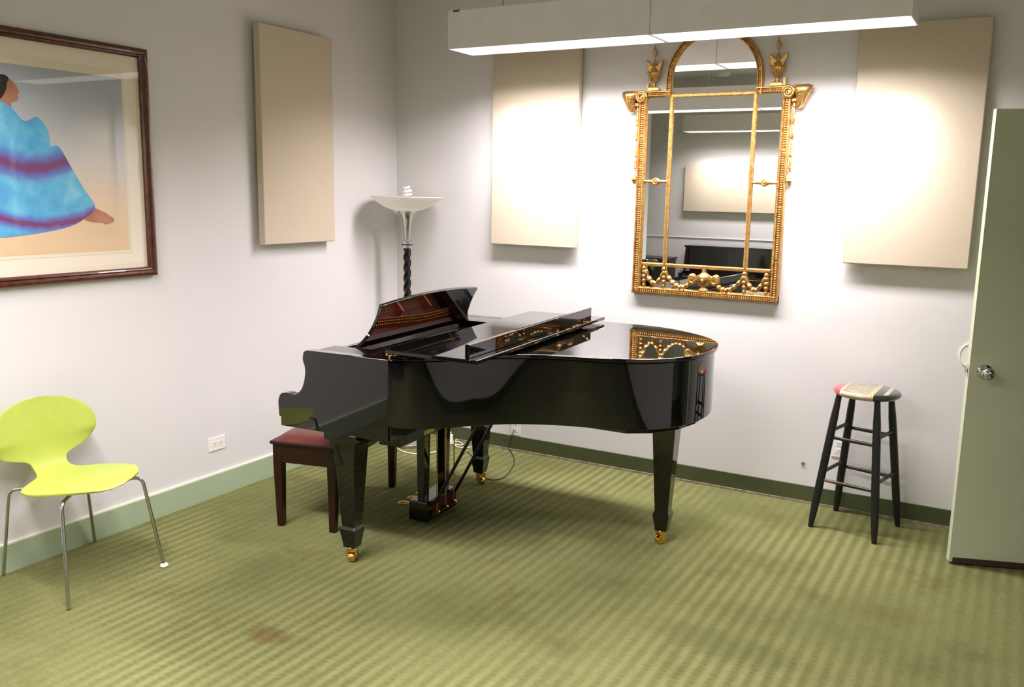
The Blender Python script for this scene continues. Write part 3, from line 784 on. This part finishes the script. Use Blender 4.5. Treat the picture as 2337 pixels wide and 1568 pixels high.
# ribs and beads
ribs = MB(); beads = MB()
def along(path, pitch):
    P_ = [np.array(p, float) for p in path]; out = []; carry = pitch/2
    for a, b in zip(P_[:-1], P_[1:]):
        L = np.linalg.norm(b-a); d = (b-a)/L
        while carry < L: out.append((a+d*carry, d)); carry += pitch
        carry -= L
    return out
def rib_run(path, off, pitch=.0128, ln=.0085, r=.0046):
    for i, (p, d) in enumerate(along(path, pitch)):
        if i % 24 == 23: continue
        nn = np.array([d[1], -d[0]]); c = p+nn*off
        a = c-nn*ln; b = c+nn*ln
        ribs.egg((a[0], -.0335, a[1]), (b[0], -.0335, b[1]), r, 8)
def bead_run(path, off, pitch=.0085, r=.0036, d_=.037):
    for p, d in along(path, pitch):
        nn = np.array([d[1], -d[0]]); c = p+nn*off
        beads.ball((c[0], -d_, c[1]), r, 6, 4)
for pth, k in (([(-HW,.02),(-HW,SH-.03)],1),([(HW,SH-.03),(HW,.02)],1),([(HW-.03,0),(-HW+.03,0)],.82),([(-HW+.06,SH),(-AR,SH)],.7),([(AR,SH),(HW-.06,SH)],.7),([(-AR,SH-.03)]+arcpts[::-1]+[(AR,SH-.03)],.7)):
    rib_run(pth, .0225*k, ln=.0088*k); bead_run(pth, .0385*k)
tag(ribs.build('ribbing', M['gilt'], mir, smooth=60), kind='stuff')
tag(beads.build('beading', M['gilt'], mir, smooth=60), kind='stuff')
# glazing bars
def bar(a, b, w, name='glazing_bar'):
    a = np.array(a); b = np.array(b)
    d = (b-a)/np.linalg.norm(b-a); nn = np.array([d[1], -d[0]])
    pr_ = [(-w/2,.016),(-w/2,.024),(-w*.28,.030),(w*.28,.030),(w/2,.024),(w/2,.016)]
    o_ = mould([a, b], pr_, name=name)
    bd = MB()
    for sgn in (-1, 1):
        for p, dd in along([a, b], .0088):
            c = p+nn*sgn*w*.42; bd.ball((c[0], -.0255, c[1]), .0026, 6, 4)
    tag(bd.build('bar_beading', M['gilt'], o_, smooth=60), kind='stuff')
bar((-.243,1.152),(.243,1.152),.020)
bar((-IN_,.176),(IN_,.176),.021)
bar((-.240,.18),(-.240,1.15),.023); bar((.242,.18),(.242,1.15),.023)
for sx in (-1, 1):
    xa, xb = sx*.252, sx*.386; xm = (xa+xb)/2
    r_o = None
    for sd_ in (-1, 1):
        rb = MB()
        for k in range(3):
            rb.egg((xm+sd_*(.012+k*.019), -.024, .665), (xm+sd_*(.036+k*.019), -.024, .665), .0110-.0012*k)
        r_o = rb.build('cross_spray', M['gilt'], mir, smooth=60)
    MB().lathe([(0,.016),(.019,.018),(.021,.026),(.015,.032),(.011,.028),(.006,.029),(.004,.034),(0,.035)], 20, (xm,0,.665), axis='y').build('rosette', M['gilt'], r_o, smooth=40)
# ram heads
for sx in (-1, 1):
    hd = MB(); secs = [(-.120,.480,.007,.010),(-.116,.481,.018,.022),(-.107,.484,.024,.032),(-.094,.488,.025,.040),(-.074,.492,.030,.048),(-.050,.496,.038,.060),(-.028,.495,.047,.064),(-.012,.493,.053,.058),(-.003,.492,.052,.046),(.002,.491,.044,.030),(.004,.491,.022,.012)]
    vs = []; fs = []; n = 16
    for dz, cx, rx, dp in secs:
        for i in range(n):
            a = 2*PI*i/n
            vs.append((sx*(cx+rx*math.cos(a)), -max(.002, .020+dp*.62*math.sin(a)+.012), SH+dz+.0))
    for k in range(len(secs)-1):
        for i in range(n):
            j = (i+1)%n; fs.append((k*n+i, k*n+j, (k+1)*n+j, (k+1)*n+i) if sx > 0 else (k*n+j, k*n+i, (k+1)*n+i, (k+1)*n+j))
    fs.append(tuple(range(n))); fs.append(tuple(range((len(secs)-1)*n, len(secs)*n)))
    h_o = hd.add(vs, fs).build('ram_head', M['gilt'], mir, smooth=50)
    sp = []; rr = []
    for k in range(46):
        a = k/45*2*PI*2.2; r_ = .034*(1-.80*k/45)
        sp.append((sx*(.422-r_*math.cos(a)), -.046-.010*k/45, SH-.034+r_*math.sin(a))); rr.append(.0085*(1-.55*k/45))
    MB().tube(sp, rr, 8).build('horn', M['gilt'], h_o, smooth=60)
    MB().lathe([(0,.03),(.036,.032),(.034,.042),(0,.046)], 20, (sx*.422,0,SH-.034), axis='y').build('horn_core', M['gilt'], h_o, smooth=40)
    MB().egg((sx*.468,-.068,SH-.046),(sx*.505,-.072,SH-.026),.008).build('brow', M['gilt'], h_o, smooth=60)
    MB().ball((sx*.484,-.066,SH-.052),(.007,.006,.005),10,6).build('eye', M['gilt'], h_o, smooth=60)
    MB().egg((sx*.525,-.03,SH-.012),(sx*.548,-.03,SH-.030),.012).build('ear', M['gilt'], h_o, smooth=60)
    for k in range(6):
        MB().ball((sx*(.452+.017*k), -.046+.003*k, SH-.004+.003*math.sin(k*2.1)), (.0105,.011,.0085), 10, 6).build('wool_curl', M['gilt'], h_o, smooth=60)
    MB().tube([(sx*.506,-.070,SH-.030),(sx*.500,-.066,SH-.060),(sx*.492,-.056,SH-.092),(sx*.484,-.046,SH-.112)], [.008,.009,.010,.007], 8).build('nose_ridge', M['gilt'], h_o, smooth=60)
    MB().tube([(sx*.512,-.040,SH-.094),(sx*.498,-.050,SH-.099),(sx*.482,-.046,SH-.100)], [.003,.004,.003], 6).build('mouth', M['gilt'], h_o, smooth=60)
    MB().box(sx*.462-.022, sx*.462+.022, -.035, -.002, SH-.085, SH-.066).build('neck_collar', M['gilt'], h_o, smooth=0, bevel=.003)
    # husk drop below the head
    dz = SH-.075; x_ = sx*.452
    dr = empty_parent = None
    drop = MB().tube([(x_,-.016,dz),(sx*.455,-.016,dz-.42)], .0028, 8).build('husk_drop', M['gilt'], mir)
    L_ = [(.0,.035),(.038,.085),(.095,.03),(.128,.075),(.208,.026),(.238,.062),(.306,.062)]
    for s0, ln in L_:
        w_ = .010 if ln > .05 else .0075
        MB().tube([(x_,-.018,dz-s0),(x_,-.018,dz-s0-ln*.15),(x_,-.018,dz-s0-ln*.6),(x_,-.018,dz-s0-ln*.92),(x_+sx*.002,-.018,dz-s0-ln)], [w_*.35,w_*.72,w_*.8,w_*1.15,w_*.7], 8).build('husk', M['gilt'], drop, smooth=40)
    MB().tube([(sx*.455,-.02,dz-.385),(sx*.455,-.022,dz-.405),(sx*.455,-.022,dz-.43),(sx*.455,-.02,dz-.458)], [.004,.010,.019,.003], 4).build('drop_tip', M['gilt'], drop, smooth=0)
    # urn finial
    ux = sx*.353
    ub = MB().sections([(ux,-.022,SH,.036,.020),(ux,-.022,SH+.010,.036,.020),(ux,-.022,SH+.022,.022,.016)]).build('urn_finial', M['gilt'], mir, smooth=20, bevel=.002)
    MB().lathe([(.016,.02),(.014,.026),(.008,.036),(.009,.046),(.020,.060),(.029,.082),(.032,.100),(.028,.108),(.024,.112),(.030,.118),(.020,.126),(.012,.150),(.007,.168),(.005,.176),(.002,.178),(.002,.192)], 24, (ux,-.026,SH), sy=.7).build('urn', M['gilt'], ub, smooth=40)
    fl = MB()
    for k in range(14):
        a = 2*PI*k/14
        pr2 = [(.012,.050),(.024,.066),(.031,.084),(.034,.100)]
        fl.tube([(ux+r_*math.cos(a), -.026+.7*r_*math.sin(a), SH+z_) for r_, z_ in pr2], [.002,.0035,.004,.0015], 6)
    tag(fl.build('fluting', M['gilt'], ub, smooth=60), kind='stuff')
    MB().tube([(ux,-.026,SH+.190),(ux-.002,-.026,SH+.200),(ux+.001,-.026,SH+.215),(ux-.003,-.026,SH+.236),(ux-.001,-.026,SH+.262)], [.003,.010,.013,.008,.001], 10).build('flame', M['gilt'], ub, smooth=60)
    for s2 in (-1, 1):
        wing = [(.004,.118),(.016,.100),(.034,.112),(.045,.140),(.052,.174),(.044,.176),(.030,.160),(.018,.146),(.006,.138)]
        MB().prism([(ux+s2*a, SH+b) for a, b in wing], -.036, -.018, 'y').build('wing', M['gilt'], ub, smooth=0, bevel=.004)
        g_ = MB()
        for k in range(4):
            g_.ball((ux+s2*(.030+.006*math.sin(k*2)), -.028-.006*math.cos(k), SH+.096+.010*k), .0085, 8, 5)
        g_.build('grape_cluster', M['gilt'], ub, smooth=60)
    MB().box(ux+sx*.040-.008, ux+sx*.040+.008, -.03, -.012, SH, SH+.034).build('scroll_bracket', M['gilt'], ub, smooth=0, bevel=.002)
    MB().lathe([(0,-.010),(.009,-.010),(.009,.010),(0,.010)], 14, (ux+sx*.040, -.021, SH+.038), axis='y').build('bracket_curl', M['gilt'], ub)
# garlands
gar = MB().tube([(-.37,-.019,.178),(.37,-.019,.178)], .0015, 6).build('garland', M['gilt'], mir)
def swag(x0, z0, x1, z1, sag, n):
    prev = None
    for k in range(n+1):
        tt = k/n
        p = (x0+(x1-x0)*tt, -.027-.006*math.sin(PI*tt), z0+(z1-z0)*tt-sag*4*tt*(1-tt))
        if prev is not None:
            r_ = .0085+.005*math.sin(PI*(tt-.5/n))
            e_ = MB().egg(prev, p, r_)
            for s2 in (-1, 1):
                e_.egg((prev[0], prev[1]-.002, prev[2]+s2*.006), (p[0], p[1]-.001, p[2]+s2*.005), r_*.62)
            e_.build('swag_leaf', M['gilt'], gar, smooth=60)
        prev = p
swag(-.362,.150,-.240,.148,.088,6); swag(.362,.150,.242,.148,.088,6)
swag(-.240,.148,-.060,.098,.070,8); swag(.242,.148,.060,.098,.070,8)
for xk in (-.366,-.240,.242,.366):
    MB().ball((xk,-.030,.152),(.014,.010,.015),12,8).build('knot', M['gilt'], gar, smooth=60)
    for k in range(4):
        MB().egg((xk,-.027,.146-.027*k), (xk,-.027,.112-.027*k), (.0135,.0145,.0125,.009)[k]).build('drop_leaf', M['gilt'], gar, smooth=60)
vase = MB().lathe([(.030,.038),(.028,.046),(.012,.056),(.010,.062),(.026,.072),(.048,.094),(.054,.112),(.050,.124),(.030,.132),(.018,.140),(.010,.152),(.012,.162),(.006,.170)], 26, (.003,-.026,0), sy=.45).build('garland_vase', M['gilt'], mir, smooth=40)
for s2 in (-1, 1):
    sp = []; rr = []
    for k in range(30):
        a = -PI*.5+k/29*2*PI*1.25; r_ = .029*(1-.72*k/29)
        sp.append((.003+s2*(.068-r_*math.sin(a)*-1*.8), -.034, .108+r_*math.cos(a)*-1)); rr.append(.011*(1-.55*k/29))
    MB().tube(sp, rr, 8).build('scroll_handle', M['gilt'], vase, smooth=60)
    MB().ball((.003+s2*.070,-.028,.108),(.024,.014,.030),12,8).build('handle_boss', M['gilt'], vase, smooth=60)
MB().ball((.003,-.050,.098),(.011,.008,.013),10,8).build('mask', M['gilt'], vase, smooth=60)

# ------------------------------------------------------------------ floor lamp
lx, ly = .282, -.268
lamp = empty('floor_lamp', (lx, ly, 0), 0, 'torchiere floor lamp with frosted glass bowl and black twisted pole in the corner', 'lamp')
MB().lathe([(0,0),(.118,0),(.122,.004),(.122,.018),(.116,.023),(.06,.034),(.03,.042),(.024,.060),(0,.060)], 48).build('base', M['alu'], lamp)
tw = []; fsx = []; NZ, NA = 190, 24
for k in range(NZ+1):
    z_ = .055+(1.345-.055)*k/NZ; ph = z_*2*PI/.204
    for i in range(NA):
        a = 2*PI*i/NA; r_ = .0215+.0050*math.cos(3*(a-ph))
        tw.append((r_*math.cos(a), r_*math.sin(a), z_))
for k in range(NZ):
    for i in range(NA):
        j = (i+1)%NA; fsx.append((k*NA+i, k*NA+j, (k+1)*NA+j, (k+1)*NA+i))
MB().add(tw, fsx).build('twisted_pole', M['pole_black'], lamp, smooth=80)
MB().lathe([(.0,1.342),(.030,1.342),(.030,1.362),(.0,1.362)], 28).build('lower_collar', M['alu'], lamp)
MB().lathe([(.0,1.362),(.0375,1.362),(.0375,1.368),(.0,1.368)], 28).build('collar_ring', M['satin_black'], lamp)
MB().lathe([(.0,1.368),(.034,1.368),(.034,1.388),(.025,1.393),(.020,1.398),(.021,1.43),(.025,1.48),(.033,1.53),(.047,1.562),(.063,1.580),(.063,1.586),(0,1.586)], 36).build('trumpet', M['alu'], lamp)
bowl = [(.0,1.583),(.05,1.584),(.10,1.592),(.15,1.612),(.19,1.637),(.215,1.655),(.236,1.669),(.243,1.676),(.241,1.679),(.232,1.674),(.21,1.659),(.185,1.642),(.147,1.618),(.098,1.598),(.05,1.590),(0,1.589)]
MB().lathe(bowl, 64).build('glass_bowl', M['frost'], lamp, smooth=60)
MB().lathe([(.0,1.589),(.025,1.589),(.025,1.625),(.022,1.640),(0,1.640)], 20).build('bulb_socket', M['white_plastic'], lamp)
hp = []
for k in range(90):
    a = 2*PI*4.2*k/89; r_ = .027 if k < 76 else .027-(k-76)*.0012
    hp.append((r_*math.cos(a), r_*math.sin(a), 1.646+.098*k/89))
MB().tube(hp, .0072, 10).build('spiral_bulb', M['bulb'], lamp, smooth=60)

# ------------------------------------------------------------------ stool
sA, sB, sC, sD = on_floor(1853,1203), on_floor(1995,1242), on_floor(2033,1197), on_floor(1897,1163)
sc = (sA+sB+sC+sD)/4
e1 = (sB-sA)+(sC-sD); srz = math.atan2(e1[1], e1[0])
stool = empty('bar_stool', (float(sc[0])+.012, float(sc[1]), 0), srz, 'tall round wooden stool with black legs and painted striped seat', 'stool')
hs = .168; ht = .098; SZ = .716
gl = MB()
prof = [(0,SZ),(.145,SZ),(.158,SZ+.004),(.166,SZ+.014),(.166,SZ+.022),(.158,SZ+.032),(.146,SZ+.036),(0,SZ+.037)]
st_ = MB().lathe(prof, 56).build('seat', M['stool_paint'], stool, smooth=50)
st_.rotation_euler = (0, 0, -srz-math.radians(2.4))
st_.location = (.008, 0, 0)
tops = {}
def legpt(a, b, z):
    tt = z/SZ; return Vector((a*(hs+(ht-hs)*tt), b*(hs+(ht-hs)*tt), z))
for a, b in ((-1,-1),(1,-1),(1,1),(-1,1)):
    zs = [0,.02,.06,.13,.20,.5,.60,.66,SZ+.006]; rs = [.0125,.014,.017,.0195,.0205,.0205,.0195,.0165,.0145]
    MB().tube([legpt(a,b,z_) for z_ in zs], rs, 14).build('leg', M['stool_black'], stool, smooth=60)
for (p, q, z_, mm) in (((-1,-1),(1,-1),.492,'stool_black'),((-1,1),(1,1),.500,'stool_black'),((-1,-1),(-1,1),.525,'stool_black'),((1,-1),(1,1),.525,'stool_black'),
                   ((-1,-1),(1,-1),.262,'rung_worn'),((-1,1),(1,1),.272,'stool_black'),((-1,-1),(-1,1),.300,'stool_black'),((1,-1),(1,1),.300,'rung_worn')):
    a, b = legpt(*p, z_), legpt(*q, z_)
    MB().tube([a, a.lerp(b,.12), a.lerp(b,.5), a.lerp(b,.88), b], [.0075,.0088,.0098,.0088,.0075], 12).build('rung', M[mm], stool, smooth=60)

# ------------------------------------------------------------------ door
D0 = on_floor(2165, 1287); D1 = on_floor(2337, 1302)
dd = (D1-D0)/np.linalg.norm(D1-D0); drz = math.atan2(dd[1], dd[0])
door = empty('door_1', (float(D0[0]), float(D0[1]), 0), drz, 'pale sage green door standing open beside the stool', 'door', None, 'structure')
DW = .905
MB().box(.003, DW, 0, .044, .012, 2.125).build('door_leaf', M['door'], door, smooth=0, bevel=.002)
MB().box(0, .003, .0, .044, .012, 2.125).build('door_edge', M['door'], door, smooth=0)
MB().box(.014, DW, -.004, 0, .008, .036).build('door_sweep', M['sweep'], door, smooth=0, bevel=.001)
kb = MB().lathe([(0,0),(.034,0),(.034,.006),(.026,.012),(.013,.016),(.012,.030),(.018,.036),(.027,.046),(.029,.056),(.024,.068),(.012,.074),(0,.075)], 32, (.066,0,.944), axis='y').build('door_knob', M['knob'], door, smooth=50)
MB().lathe([(0,.0742),(.006,.0748),(.006,.0762),(0,.0765)], 16, (.066,0,.944), axis='y').build('knob_button', M['steel_dark'], kb)
kb2 = MB().lathe([(0,0),(.034,0),(.034,-.006),(.026,-.012),(.013,-.016),(.012,-.030),(.018,-.036),(.027,-.046),(.029,-.056),(.024,-.068),(.012,-.074),(0,-.075)], 32, (.066,.044,.944), axis='y').build('door_knob', M['knob'], door, smooth=50)
lt = MB().box(-.002, .0005, .009, .035, .915, .973).build('latch_plate', M['chrome'], door, smooth=0)
MB().box(-.013, 0, .016, .028, .934, .954).build('latch_bolt', M['chrome'], lt, smooth=0, bevel=.002)
for z_ in (.25, 1.06, 1.87):
    MB().tube([(DW+.006,.046,z_-.05),(DW+.006,.046,z_+.05)], .007, 10).build('hinge', M['chrome'], door)
wb = empty('wall_bumper', (3.662, 0, .938), 0, 'round white door bumper on the wall behind the door edge', 'door bumper')
MB().lathe([(0,0),(.066,0),(.066,.006),(.0645,.008),(.062,.008),(.060,.005),(0,.004)], 36, axis='y').build('disc', M['white_plastic'], wb)

# ------------------------------------------------------------------ outlets
def outlet(loc, rz, horizontal, label):
    t = empty('wall_outlet', loc, rz, label, 'outlet', 'white wall outlets')
    w, h = (.060,.039) if horizontal else (.036,.058)
    MB().box(-w, w, -.005, 0, -h, h).build('cover_plate', M['white_plastic'], t, smooth=0, bevel=.003)
    for s_ in (-1, 1):
        cx, cz = (s_*.021, 0) if horizontal else (0, s_*.021)
        sk = MB().box(cx-.0155, cx+.0155, -.0062, -.004, cz-.0155, cz+.0155).build('socket', M['white_plastic'], t, smooth=0, bevel=.003)
        s1 = MB()
        for a in (-1, 1):
            if horizontal: s1.box(cx-.004, cx+.004, -.0066, -.006, cz+a*.006-.0012, cz+a*.006+.0012)
            else: s1.box(cx+a*.006-.0012, cx+a*.006+.0012, -.0066, -.006, cz-.004, cz+.004)
        s1.build('slots', M['dark_slot'], sk, smooth=0)
        MB().lathe([(0,.006),(.0024,.006),(.0024,.0066),(0,.0066)], 10, (cx+(.009 if horizontal else 0), 0, cz-(0 if horizontal else .009)), axis='y').build('earth_hole', M['dark_slot'], sk)
    MB().lathe([(0,.005),(.003,.005),(.003,.0062),(0,.0064)], 10, axis='y').build('screw', M['housing'], t)
    return t
outlet((0, -1.686, .301), PI/2, True, 'white double wall outlet between the lime chair and the bench')
outlet((3.046, 0, .352), 0, False, 'white double wall outlet seen between the stool legs')
outlet((.985, 0, .163), 0, False, 'white double wall outlet low on the wall beneath the grand piano')
q = on_far(1832, 1057)
wp = empty('wall_mark', tuple(map(float, q)), 0, 'small dark mark on the wall near the stool', 'wall plug')
MB().lathe([(0,0),(.009,0),(.007,.006),(.003,.010),(0,.010)], 10, axis='y').build('stub', M['steel_dark'], wp)  # dark wall mark, shaped as a small raised nub
MB().box(-.006, .012, -.007, -.001, .001, .004).build('tab', M['steel_dark'], wp, smooth=0)

# ------------------------------------------------------------------ cords on the floor under the piano
def floor_path(px, z=.005, n=6):
    pts = [on_floor(x, y, z) for x, y in px]
    return [tuple(p) for p in catmull(pts, n)]
cw = [(962,1016),(930,1014),(906,1016),(908,1024),(925,1032),(952,1036),(985,1033),(1004,1028),(1022,1018),(1030,1012),(1048,1016),(1056,1014),(1046,1008),(1034,1010),(1044,1020),(1066,1022),(1082,1017),(1082,1010),(1064,1007),(1044,1004),(1030,1009)]
tag(MB().tube(floor_path(cw, .0052), .0045, 8).build('lamp_cord', M['cord_white'], None, smooth=60), 'white lamp cord looped on the carpet by the lamp base', 'cord')
ad = empty('power_adapter', tuple(on_floor(1028, 1010)), math.radians(20), 'white power adapter standing on the carpet beside the cord loops', 'power adapter')
MB().box(-.016, .016, -.014, .014, 0, .058).build('body', M['white_plastic'], ad, smooth=0, bevel=.004)
MB().tube([(0,0,.055),(.004,0,.072),(-.02,0,.082),(-.04,.01,.06),(-.05,.0,.02),(-.045,-.012,.006)], .0045, 8).build('lead', M['cord_white'], ad, smooth=60)
bp = empty('black_plug', tuple(on_floor(1017, 1021)), math.radians(-15), 'small black plug lying on the carpet beside the white adapter', 'plug')
MB().box(-.022, .022, -.012, .012, 0, .026).build('body', M['cord_black'], bp, smooth=0, bevel=.004)
for s_ in (-1, 1): MB().box(-.034, -.02, s_*.006-.001, s_*.006+.001, .010, .016).build('prong', M['chrome'], bp, smooth=0)
cb = [(1066,1031),(1078,1042),(1090,1062),(1100,1083),(1112,1093),(1130,1095),(1148,1091),(1160,1080),(1170,1066),(1174,1052),(1170,1038),(1164,1029),(1160,1024)]
path = floor_path(cb, .0035)
w0 = on_far(1163, 1012, -.025); w1 = on_far(1169, 992, -.016); w2 = on_far(1173, 981, -.012)
path = path + [tuple(on_far(1161, 1019, -.028)), tuple(w0), tuple(w1), tuple(w2)]
tag(MB().tube(path, .0026, 8).build('extension_cable', M['cord_black'], None, smooth=60), 'thin black cord curling past the brass caster to the wall outlet', 'cord')

# ------------------------------------------------------------------ upright piano and cabinet seen in the mirror
up = empty('upright_piano', (.68, NY+.02, 0), 0, 'black upright piano against the wall, seen in the mirror', 'piano')
uw = .745
for s_ in (-1, 1):
    MB().prism([(0,0),(.36,0),(.36,.58),(.60,.60),(.60,.70),(.40,.74),(.34,1.03),(0,1.03)], s_*uw-.02, s_*uw+.02, 'x').build('side_panel', M['lacquer'], up, smooth=0, bevel=.003)
MB().box(-uw-.03, uw+.03, 0, .37, 1.03, 1.055).build('top_lid', M['lacquer'], up, smooth=0, bevel=.004)
MB().box(-uw+.02, uw-.02, .30, .33, .72, 1.03).build('front_panel', M['lacquer'], up, smooth=0)
MB().box(-uw-.05, uw+.05, .02, .63, .60, .645).build('key_shelf', M['lacquer'], up, smooth=0, bevel=.004)
MB().prism([(.33,.74),(.42,.72),(.58,.69),(.58,.645),(.33,.645)], -uw+.02, uw-.02, 'x').build('fallboard', M['lacquer'], up, smooth=0, bevel=.003)
MB().box(-uw+.02, uw-.02, .583, .586, .655, .662).build('brass_strip', M['brass'], up, smooth=0)
MB().box(-uw+.02, uw-.02, .30, .33, .06, .60).build('lower_panel', M['lacquer'], up, smooth=0)
MB().box(-uw, uw, .0, .02, .0, 1.03).build('back_panel', M['case_inside'], up, smooth=0)
for s_ in (-1, 1):
    MB().sections([(s_*uw,.57,0,.022,.022),(s_*uw,.57,.60,.028,.028)]).build('leg', M['lacquer'], up, smooth=0, bevel=.002)
for s_ in (-.06, 0, .06):
    MB().box(s_-.012, s_+.012, .33, .42, .045, .055).build('pedal', M['brass'], up, smooth=0, bevel=.002)
cabn = empty('storage_cabinet', (-.78, NY+.02, 0), 0, 'low dark storage cabinet left of the upright piano, seen in the mirror', 'cabinet')
MB().box(-.45, .45, .0, .42, .05, .84).build('body', M['dark_cab'], cabn, smooth=0, bevel=.003)
MB().box(-.47, .47, .0, .44, .84, .865).build('top', M['dark_cab'], cabn, smooth=0, bevel=.003)
for s_ in (-1, 1):
    d_ = MB().box(s_*.225-.215, s_*.225+.215, .42, .436, .08, .82).build('door', M['dark_cab'], cabn, smooth=0, bevel=.002)
    MB().ball((s_*.04, .446, .48), .011, 10, 6).build('knob', M['brass_dull'], d_)
MB().box(-.43, .43, .02, .40, 0, .05).build('plinth', M['dark_slot'], cabn, smooth=0)
